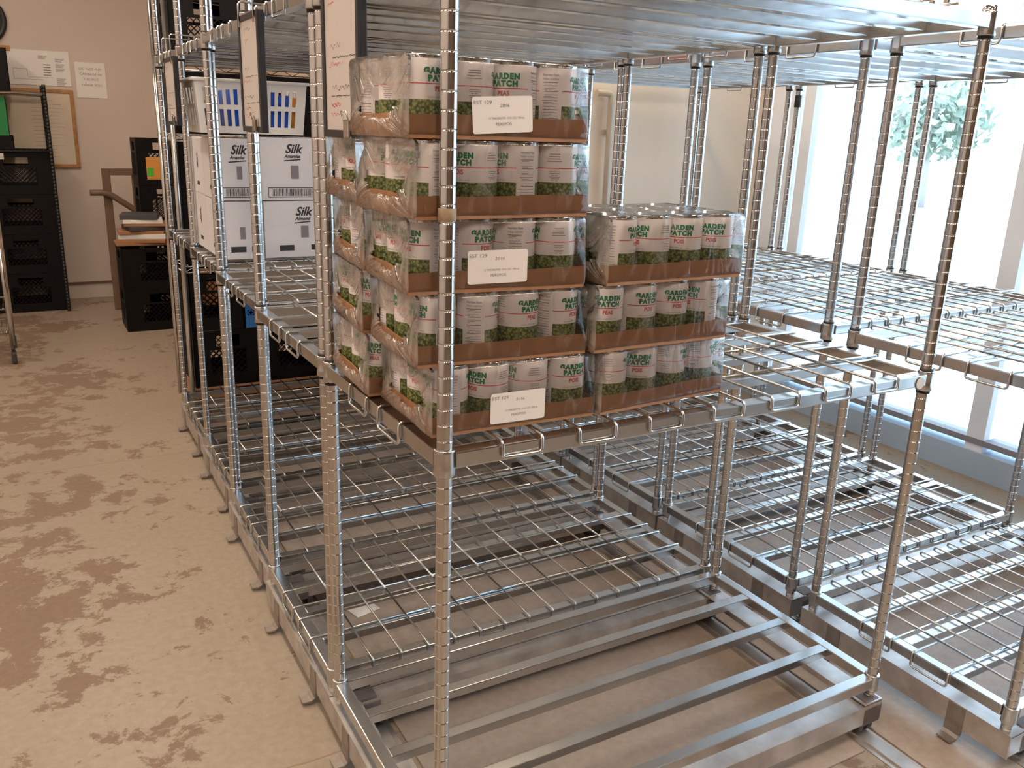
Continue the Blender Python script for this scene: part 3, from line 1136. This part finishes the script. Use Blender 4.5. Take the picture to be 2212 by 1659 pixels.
def carton(x, y, z, w, d, h, label, second, kind, dx=0):
    t = thing('drink_carton_box', label, 'box', (x, y, z), 0, 'white almond drink cartons')
    ob('carton_body', (MB().box(0, w, 0, d, 0, h, 1.5), M['silk']), t)
    # flap seams on the front
    fp = MB().box(1, w - 1, -0.7, 0, h * 0.58, h * 0.99).box(6, w - 4, -0.7, 0, 2, h * 0.34)
    f = ob('front_flap', (fp, M['silk']), t)
    g = MB()
    if kind != 'side':
        carton_text(g, -0.7, w * 0.5 + dx, h, w, second, kind)
    if g.f:
        ob('brand_lettering', (g, M['ink']), t)
    g = MB()
    if kind == 'bar':
        x0, x1 = w * 0.10, w * 0.97
        for a in ((x0, x1, 10, 12.5), (x0, x1, 42, 44.5), (x0, x0 + 2, 10, 44), (x1 - 2, x1, 10, 44)):
            g.add([(a[0], -1.4, a[2]), (a[1], -1.4, a[2]), (a[1], -1.4, a[3]), (a[0], -1.4, a[3])], [(0, 1, 2, 3)])
        rn = random.Random(int(w))
        q = x0 + 12
        while q < x1 - 12:
            ww = rn.choice((1.2, 1.2, 2.2, 3.2))
            g.add([(q, -1.4, 15), (q + ww, -1.4, 15), (q + ww, -1.4, 40), (q, -1.4, 40)], [(0, 1, 2, 3)])
            q += ww + rn.choice((1.2, 2.2, 3.0))
    else:
        for a in ((w * 0.22, w * 0.22 + 52, 24, 44), (w * 0.72, min(w * 0.72 + 40, w - 3), 24, 44)):
            g = MB()
            g.add([(a[0], -1.4, a[2]), (a[1], -1.4, a[2]), (a[1], -1.4, a[3]), (a[0], -1.4, a[3])], [(0, 1, 2, 3)])
            ob('handling_mark', (g, M['ink']), t)
    if kind == 'bar':
        ob('barcode', (g, M['ink']), t)
    g = MB()
    # dark block marks on the left side
    g.add([(-0.5, d * 0.35, h * 0.15), (-0.5, d * 0.55, h * 0.15), (-0.5, d * 0.55, h * 0.22), (-0.5, d * 0.35, h * 0.22)], [(0, 1, 2, 3)])
    vs, fs = text_mesh('Silk', 30, bold=0.9, shear=0.3)
    g.add([(-0.6, d * 0.45 + v[1] - 10, h * 0.62 - v[0] * 1.4) for v in vs], fs)
    ob('side_lettering', (g, M['ink']), t)
    ob('picture_panel', (MB().box(w * 0.46 + dx, w * 0.58 + dx, -1.2, -0.05, h * 0.35, h * 0.56), M['inkgrey']), t)
    return t


YS = 1948
ZS = 939.5
carton(60, YS, ZS, 143, 240, 198, 'white drink carton turned sideways at the lower left of its stack', 'Almond', 'side')
carton(60, YS, ZS + 201, 143, 240, 205, 'white almond drink carton with barcode at the upper left', 'Amandes', 'bar', 0)
carton(210, YS, ZS, 228, 240, 198, 'white almond drink carton at the lower right of its stack', 'Almond', 'low', 24)
carton(206, YS, ZS + 201, 228, 240, 212, 'white almond drink carton with barcode at the upper right', 'Amandes', 'bar', 0)
for z_, lb in ((ZS, 'white drink carton in the lower row behind the left front carton'), (ZS + 201, 'white drink carton in the upper row behind the left front carton')):
    t = carton(60, YS + 244, z_, 143, 240, 200, lb, 'Almond', 'side')

# ------------------------------------------------------------------ laundry basket on the cartons
bx, by, bz = 6, 1952, 1362
t = thing('storage_basket', 'white slotted plastic basket of blue packets on top of the white cartons', 'basket', (bx, by, bz))
W_, D_, H_ = 372, 250, 168
bb = MB()


def slot_wall(mb, p0, p1, q0, q1, nslots, th, zcuts):
    """wall from p0-p1 (bottom) to q0-q1 (top) with vertical slots in two rows"""
    p0, p1, q0, q1 = map(Vector, (p0, p1, q0, q1))
    nrm = (p1 - p0).cross(q0 - p0).normalized() * th

    def pt(u, v):
        return (p0 * (1 - u) + p1 * u) * (1 - v) + (q0 * (1 - u) + q1 * u) * v

    def quad(u0, u1, v0, v1):
        a = [pt(u0, v0), pt(u1, v0), pt(u1, v1), pt(u0, v1)]
        b = [x_ + nrm for x_ in a]
        mb.add([tuple(x_) for x_ in a + b], [(0, 1, 2, 3), (7, 6, 5, 4), (0, 4, 5, 1), (1, 5, 6, 2), (2, 6, 7, 3), (3, 7, 4, 0)])
    us = [0.06]
    step = 0.88 / nslots
    for i in range(nslots):
        quad(0.06 + step * i, 0.06 + step * i + step * 0.45, zcuts[0], zcuts[1])
        quad(0.06 + step * i, 0.06 + step * i + step * 0.45, zcuts[2], zcuts[3])
    quad(0, 0.06, 0, 1)
    quad(0.94, 1, 0, 1)
    quad(0.06, 0.94, 0, zcuts[0])
    quad(0.06, 0.94, zcuts[1], zcuts[2])
    quad(0.06, 0.94, zcuts[3], 1)


zc = (0.14, 0.46, 0.55, 0.86)
i_ = 14
slot_wall(bb, (W_ - i_, i_, 0), (i_, i_, 0), (W_, 0, H_), (0, 0, H_), 13, 2.5, zc)
slot_wall(bb, (i_, D_ - i_, 0), (W_ - i_, D_ - i_, 0), (0, D_, H_), (W_, D_, H_), 13, 2.5, zc)
slot_wall(bb, (i_, i_, 0), (i_, D_ - i_, 0), (0, 0, H_), (0, D_, H_), 4, 2.5, zc)
slot_wall(bb, (W_ - i_, D_ - i_, 0), (W_ - i_, i_, 0), (W_, D_, H_), (W_, 0, H_), 8, 2.5, zc)
bb.box(i_, W_ - i_, i_, D_ - i_, 0, 3)
ob('slotted_body', (bb, M['wplastic']), t)
rim = MB().box(-9, W_ + 9, -9, 4, H_ - 4, H_ + 6, 3).box(-9, W_ + 9, D_ - 4, D_ + 9, H_ - 4, H_ + 6, 3)
rim.box(-9, 4, 4, D_ - 4, H_ - 4, H_ + 6, 3).box(W_ - 4, W_ + 9, 4, D_ - 4, H_ - 4, H_ + 6, 3)
ob('rim', (rim, M['wplastic']), t)
for k, (x0, x1, m_, lb, dz) in enumerate(((115, 165, 'blue', 'blue packet at the left inside the white basket', 0), (168, 218, 'blue', 'blue packet second from left inside the white basket', -6),
                                      (221, 270, 'blue', 'blue packet in the middle of the white basket', -3), (273, 318, 'blue', 'blue packet at the right inside the white basket', -12),
                                      (322, 345, 'yellow', 'tan packet at the right end of the white basket', -18))):
    o = ob('packet', (MB().box(0, x1 - x0, 0, 180, 0, 138 + dz, 2), M[m_]), None, (bx + x0, by + 22, bz + 4))
    tag(o, lb, 'packet', 'packets in the white basket')
for k in range(4):
    o = ob('booklet', (MB().box(0, 6, 0, 170, 0, 130, 0.8), M['white']), None, (bx + 26 + k * 14, by + 24, bz + 4))
    tag(o, 'thin white booklet standing at the left inside the white basket', 'booklet', 'thin booklets in the white basket')

# ------------------------------------------------------------------ milk crates
def crate_mesh(W, D, H):
    mb = MB()
    t = 4

    def wall(org, du, n, L_):
        du = Vector(du)
        nv = Vector(n) * t
        org = Vector(org)

        def q(a0, a1, z0, z1, th=1.0):
            p = [org + du * a0 + Vector((0, 0, z0)), org + du * a1 + Vector((0, 0, z0)), org + du * a1 + Vector((0, 0, z1)), org + du * a0 + Vector((0, 0, z1))]
            r = [x_ + nv * th for x_ in p]
            mb.add([tuple(x_) for x_ in p + r], [(0, 3, 2, 1), (4, 5, 6, 7), (0, 1, 5, 4), (1, 2, 6, 5), (2, 3, 7, 6), (3, 0, 4, 7)])
        rim_ = 26
        hx0, hx1 = L_ * 0.33, L_ * 0.67
        q(0, L_, 0, 62)
        q(0, L_, H - rim_, H, 1.6)
        q(0, L_ * 0.24, 62, H - rim_)
        q(L_ * 0.76, L_, 62, H - rim_)
        # solid belt above and below the hand hole
        q(L_ * 0.24, hx0, H - 84, H - rim_)
        q(hx1, L_ * 0.76, H - 84, H - rim_)
        q(L_ * 0.24, L_ * 0.76, H - 98, H - 84)
        # diagonal lattice
        za, zb = 62.0, H - 98.0
        if zb - za < 20:
            return
        hgt = zb - za
        step = 30
        a = -hgt
        while a < L_:
            for sgn in (1, -1):
                x0, z0, x1, z1 = a, za, a + hgt, zb
                m0, m1 = L_ * 0.24, L_ * 0.76
                if x0 < m0:
                    z0 += m0 - x0
                    x0 = m0
                if x1 > m1:
                    z1 -= x1 - m1
                    x1 = m1
                if x1 - x0 > 6:
                    if sgn < 0:
                        x0_, x1_ = L_ - x0, L_ - x1
                    else:
                        x0_, x1_ = x0, x1
                    w2 = 3.2
                    p = [org + du * x0_ + Vector((0, 0, z0 - w2)), org + du * x1_ + Vector((0, 0, z1 - w2)),
                         org + du * x1_ + Vector((0, 0, z1 + w2)), org + du * x0_ + Vector((0, 0, z0 + w2))]
                    r = [x_ + nv * 0.7 for x_ in p]
                    mb.add([tuple(x_) for x_ in p + r], [(0, 1, 2, 3), (7, 6, 5, 4), (0, 4, 5, 1), (2, 6, 7, 3)])
            a += step
    wall((0, 0, 0), (1, 0, 0), (0, 1, 0), W)
    wall((0, D, 0), (1, 0, 0), (0, -1, 0), W)
    wall((0, 0, 0), (0, 1, 0), (1, 0, 0), D)
    wall((W, 0, 0), (0, 1, 0), (-1, 0, 0), D)
    mb.box(3, W - 3, 3, D - 3, 0, 4)
    return mb


CRM = {}


def crate(x, y, z, rz, W, D, H, m_, label, group):
    key = (W, D, H, m_)
    if key not in CRM:
        CRM[key] = crate_mesh(W, D, H - 2).mesh('milk_crate', M[m_])
    o = ob('milk_crate', CRM[key], None, (x, y, z), rz)
    tag(o, label, 'crate', group)
    return o


nm = ['bottom', 'second from the bottom', 'third from the bottom', 'fourth from the bottom', 'fifth from the bottom']
for k in range(2):
    crate(12, 5085, 282 * k, 0.0, 470, 330, 282, 'crate', 'black crate on the floor before the railing, %s of two' % ('lower' if k == 0 else 'upper'), 'pair of black crates by the railing')
for k in range(4):
    crate(-762, 6000, 2 + 283 * k, 0, 470, 330, 283, 'crate', 'black crate in the left wall stack, %s' % nm[k], 'black crates stacked at the left wall')
    crate(-1236, 6000, 2 + 283 * k, 0, 470, 330, 283, 'crate', 'black crate at the left edge of the photo, %s' % nm[k], 'black crates stacked at the left wall')
for k in range(4):
    crate(205, 5470, 316 * k + 2, 0, 330, 330, 316, 'crate', 'black crate in the tall stack behind the railing, %s' % nm[k], 'tall stack of black crates behind the railing')

# crates on the far wire shelving behind the last mobile rack
for i, (x, wd) in enumerate(((126, 250), (446, 332))):
    for k in range(2):
        crate(x if k else (126, 462)[i], 3150, 130 + 284 * k, 0, wd if k else 332, 332, 284, 'crate', 'black crate on the low board behind the last rack, %s %s' % (('left', 'right')[i], ('lower', 'upper')[k]), 'black crates behind the last rack')
crate(800, 3150, 130, 0, 300, 332, 270, 'crate_tan', 'tan crate low behind the last rack', 'crates behind the last rack')
crate(380, 3150, 414, 0, 62, 320, 190, 'crate_blue', 'narrow blue crate wedged between the black crates behind the last rack', 'crates behind the last rack')
o = ob('pallet_board', (MB().box(122, 1120, 3146, 3500, 40, 128, 3).box(140, 190, 3146, 3500, 0, 40).box(1040, 1090, 3146, 3500, 0, 40), M['card']))
tag(o, 'low brown platform carrying the crates behind the last rack', 'platform')


def wire_shelf_unit(x, y, L, D, h, levels, label, mpost):
    t = thing('wire_shelving', label, 'shelving', (x, y, 0))
    pm = MB().lathe([(12.5, 0), (12.5, h)], n=14).mesh('post', mpost)
    for px in (0, L):
        for py in (0, D):
            ob('post', pm, t, (px, py, 0))
    mb = MB()
    for py in (0, D):
        mb.tube([(0, py, 0), (L, py, 0)], 3.5, 6)
        mb.tube([(0, py, -28), (L, py, -28)], 3.5, 6)
        n = max(4, int(L / 55))
        mb.tube([(L * i / n, py, 0 if i % 2 else -28) for i in range(n + 1)], 2.2, 5)
    for px in (0, L):
        mb.tube([(px, 0, 0), (px, D, 0)], 3.5, 6)
        mb.tube([(px, 0, -28), (px, D, -28)], 3.5, 6)
    for i in range(1, int(L / 25)):
        mb.tube([(25 * i, 0, 3), (25 * i, D, 3)], 1.8, 5)
    me = mb.mesh('wire_shelf', mpost)
    for z in levels:
        ob('wire_shelf', me, t, (0, 0, z))
    return t


wire_shelf_unit(106, 3130, 1050, 400, 1950, (735, 1335, 1660), 'chrome wire shelving standing behind the last mobile rack', M['wire'])
for i, x in enumerate((126, 462, 798)):
    crate(x, 3160, 1666, 0, 332, 332, 270, 'crate', 'black crate on the high wire shelf, %s of three' % ('left', 'middle', 'right')[i], 'black crates on the high wire shelf')
    crate(x, 3160, 1937, 0, 332, 332, 270, 'crate', 'black crate stacked on the high wire shelf, upper %s' % ('left', 'middle', 'right')[i], 'black crates on the high wire shelf')
for i, x in enumerate((126, 462, 798)):
    crate(x, 3160, 1341, 0, 332, 332, 270, 'crate', 'black crate on the wire shelf behind the basket, %s of three' % ('left', 'middle', 'right')[i], 'black crates behind the basket')
for i, x in enumerate((126, 462, 798)):
    for k in range(2):
        crate(x, 3160, 741 + 284 * k, 0, 332, 332, 284, 'crate', 'black crate on the shelf behind the white cartons, %s %s' % (('left', 'middle', 'right')[i], ('lower', 'upper')[k]), 'black crates behind the white cartons')
for x, m_, wd, lb in ((470, 'blue', 60, 'blue carton on the top shelf between the black crates'), (545, 'redbox', 90, 'red carton on the top shelf beside the blue carton')):
    o = ob('carton', (MB().box(0, wd, 0, 150, 0, 190, 2), M[m_]), None, (x, 1900, 1666))
    tag(o, lb, 'box')

# ------------------------------------------------------------------ left shelving against the far wall
t = thing('black_wire_shelving', 'black wire shelving at the left holding crates before the wall', 'shelving', (-300, 5960, 0))
pst = MB().lathe([(13, 0), (13, 1610)] if False else [p for z in range(0, 1600, 25) for p in ((13, z), (13, z + 20), (11.5, z + 21), (11.5, z + 24))], n=12)
PB = pst.mesh('post', M['darkplastic'])
for px in (0, -960):
    for py in (0, 420):
        ob('post', PB, t, (px, py, 0))
fs_ = MB()
for py in (0, 420):
    fs_.tube([(-960, py, 0), (0, py, 0)], 11, 8)
for px in (0, -960):
    fs_.tube([(px, 0, 0), (px, 420, 0)], 5, 6)
for i in range(1, 26):
    fs_.tube([(-960 + 37 * i, 0, 2), (-960 + 37 * i, 420, 2)], 2, 5)
ob('wire_shelf', (fs_, M['wire']), t, (0, 0, 1535))
fs2 = MB()
for py in (0, 420):
    fs2.tube([(-960, py, 0), (0, py, 0)], 8, 8)
for i in range(1, 26):
    fs2.tube([(-960 + 37 * i, 0, 2), (-960 + 37 * i, 420, 2)], 2, 5)
ob('wire_shelf', (fs2, M['darkplastic']), t, (0, 0, 1148))
crate(-960, 6000, 1540, 0, 460, 330, 290, 'crate', 'black crate on top of the black shelving at the left edge', 'crates on the black shelving')
crate(-960, 6000, 1159, 0, 440, 330, 92, 'crate', 'shallow black crate under the green crate at the left', 'crates on the black shelving')
crate(-960, 6000, 1252, 0, 420, 330, 262, 'crate_green', 'green crate on the black shelving at the left edge', 'crates on the black shelving')
o = ob('shelf_tag', (MB().box(0, 95, -2, 0, 0, 42, 1), M['white']), None, (-690, 6000, 1090))
tag(o, 'small white tag on the front of the top black crate at left', 'tag')

# chrome trolley corner at the left edge
t = thing('chrome_trolley', 'chrome wire trolley with casters cut off at the left edge', 'trolley', (-1160, 4502, 0))
for px in (0, 500):
    for py in (0, 400):
        ob('post', (MB().lathe([(12.5, 110), (12.5, 800)], n=16), M['wire']), t, (px, py, 0))
        ob('caster', (MB().lathe([(9, 70), (9, 112)], n=10).box(-14, 14, -34, 34, 0, 70, 10), M['castergrey']), t, (px, py, 0))
for z in (180, 320):
    sh = MB().tube([(0, 0, z), (500, 0, z)], 5, 8).tube([(0, 400, z), (500, 400, z)], 5, 8).tube([(0, 0, z), (0, 400, z)], 5, 8).tube([(500, 0, z), (500, 400, z)], 5, 8)
    for i in range(1, 20):
        sh.tube([(25 * i, 0, z), (25 * i, 400, z)], 1.8, 5)
    ob('wire_shelf', (sh, M['wire']), t)

# ------------------------------------------------------------------ things on the far wall
def lines_paper(x0, x1, z0, z1, rows, label, name, cat, y=YF - 3, title=None):
    t = thing(name, label, cat, (x0, y, z0))
    ob('sheet', (MB().box(0, x1 - x0, -1.5, 0, 0, z1 - z0, 0.4), M['white']), t)
    mb = MB()
    for q_, r_ in enumerate(rows):
        a, b, c, d = r_
        if q_ >= 10 and (q_ - 10) % 4 == 0:
            ob('drawing' if q_ == 10 else 'caption_block', (mb, M['inkgrey']), t)
            mb = MB()
        mb.add([(a, -2.2, c), (b, -2.2, c), (b, -2.2, d), (a, -2.2, d)], [(0, 1, 2, 3)])
    if title:
        for s, zz, wd in title:
            text_on(mb, s, 23, wd, ((x1 - x0) / 2, -2.2, zz), (1, 0, 0), (0, 0, 1))
    ob('caption_block' if rows else 'lettering', (mb, M['inkgrey']), t)
    return t


rn = random.Random(5)
plan = []
for (a, b, c, d) in ((40, 130, 110, 112), (40, 42, 40, 112), (128, 130, 60, 112), (130, 300, 55, 57), (40, 230, 38, 40)):
    plan.append((a, b, c, d))
for i in range(5):
    plan.append((235 + i * 1.0, 285, 70 + i * 18, 76 + i * 18))
for cx, z0_ in ((350, 190), (350, 150), (350, 120), (350, 50), (350, 22), (240, 205)):
    for i in range(4):
        plan.append((cx - 32, cx + 30 - i * 6, z0_ - i * 7, z0_ - i * 7 + 3))
lines_paper(-508, -95, 1607, 1850, plan, 'wide white floor plan sheet pinned to the far wall', 'floor_plan_sheet', 'notice')
lines_paper(-62, 146, 1532, 1787, [], 'white typed notice sheet taped to the far wall, right of the floor plan', 'notice_sheet', 'notice',
            title=(('DO NOT PUT', 200, 150), ('GARBAGE IN', 163, 150), ('THIS SPOT', 125, 105), ('THANK YOU', 85, 140)))
t = thing('framed_notice_board', 'cream notice board in an oak frame under the floor plan sheet', 'notice board', (-680, YF - 2, 1015))
W2, H2 = 588, 568
ob('board_panel', (MB().box(8, W2 - 8, -8, 0, 8, H2 - 8), M['beigeboard']), t)
fr_ = MB().box(0, W2, -18, 0, 0, 26, 3).box(0, W2, -18, 0, H2 - 26, H2, 3).box(0, 26, -18, 0, 26, H2 - 26, 3).box(W2 - 26, W2, -18, 0, 26, H2 - 26, 3)
ob('oak_frame', (fr_, M['frame_wood']), t)
mk = MB()
for i in range(16):
    zz = 80 + i * 27
    mk.add([(300, -8.6, zz), (520 - rn.uniform(0, 90), -8.6, zz), (520 - rn.uniform(0, 90), -8.6, zz + 2), (300, -8.6, zz + 2)], [(0, 1, 2, 3)])
ob('faint_handwriting', (mk, M['inkgrey']), t)
o = ob('cork_strip', (MB().box(-640, -470, YF - 14, YF - 1, 1835, 1870, 3), M['frame_wood']))
tag(o, 'tan strip on the wall at the left end of the floor plan sheet', 'strip')
t = thing('wall_clock', 'round wall clock with black rim cut off at the left edge', 'clock', (-640, YF - 2, 2035))
cm = MB().lathe([(118, 0), (165, 0), (172, 8), (168, 26), (150, 30), (140, 22), (118, 12)], n=48, cap=False)
rim_o = ob('rim', (cm, M['boardframe']), t)
rim_o.rotation_euler = (PI / 2, 0, 0)
fc = ob('dial', (MB().lathe([(142, 0), (142, 10)], n=40), M['beigeboard']), t)
fc.rotation_euler = (PI / 2, 0, 0)
hd = MB().box(-4, 4, -14, -11, -10, 90).box(-60, 10, -14, -11, -4, 4)
ob('hands', (hd, M['ink']), t)

# railing
t = thing('stair_railing', 'brown painted steel stair railing with sloping handrail before the far wall', 'railing', (0, 5900, 0))
ob('square_post', (MB().box(8, 62, -25, 25, 0, 1040, 4), M['railpaint']), t)
ob('top_rail', (MB().box(62, 620, -25, 25, 992, 1040, 4), M['railpaint']), t)
for x in (205, 360, 515):
    ob('baluster', (MB().box(x, x + 12, -6, 6, 0, 992), M['railpaint']), t)
ob('handrail', (MB().tube(path_round([(-85, -60, 872), (30, -60, 872), (205, -60, 745), (420, -60, 560)], 50, 5), 22, 12), M['railpaint']), t)

# table with papers and packages beside the crates
heap = [('card', 'brown'), ('card', 'brown'), ('white', 'white'), ('card', 'brown'), ('darkpaper', 'charcoal'), ('card', 'brown'), ('white', 'white'), ('darkpaper', 'charcoal')]
zz = 565
pos_words = ('lowest', 'second', 'third', 'fourth', 'fifth', 'sixth', 'seventh', 'topmost')
rh = random.Random(4)
for k, (m_, cn) in enumerate(heap):
    hgt = 18 + (k * 7) % 17
    wdt = 244 if k == 0 else 160 - 6 * k
    o = ob('folded_sheet', (MB().box(-wdt, wdt, -110, 110, 0, hgt, 3), M[m_]), None, ((247, 5315, zz) if k == 0 else (190 + rh.uniform(-25, 25), 5310, zz)), rh.uniform(-0.25, 0.25) if k else 0)
    tag(o, '%s folded board in the heap behind the black crates, %s from below' % (cn, pos_words[k]), 'folded board', 'heap of folded boards and folders')
    zz += hgt + 0.6
o = ob('colour_card', (MB().box(0, 95, 0, 3, 0, 150, 1), M['yellow']), None, (262, 5466.5, 990), 0)
tag(o, 'orange and green card fixed to the front of the tall black crates', 'card')
ob('green_patch', (MB().box(4, 46, -1.5, 0, 20, 80), M['greenpack']), o)

# flat cardboard box behind the pair of crates
o = ob('cardboard_box', (MB().box(0, 300, 0, 260, 0, 700, 4), M['card']), None, (548, 5440, 0))
tag(o, 'tall brown cardboard box to the right of the tall black crates', 'box')

# beige pipe rack on the back wall
t = thing('wall_pipe', 'beige painted pipe running down the back wall with an elbow at its top', 'pipe', (0, YB, 0))
ob('pipe', (MB().tube(path_round([(1880, -30, 1585), (1965, -30, 1585), (1965, -30, 60)], 22, 5), 15, 12), M['beigesteel']), t)
for z in (400, 900, 1400):
    ob('pipe_strap', (MB().box(1940, 1990, -12, -0.5, z, z + 22, 2), M['beigesteel']), t)
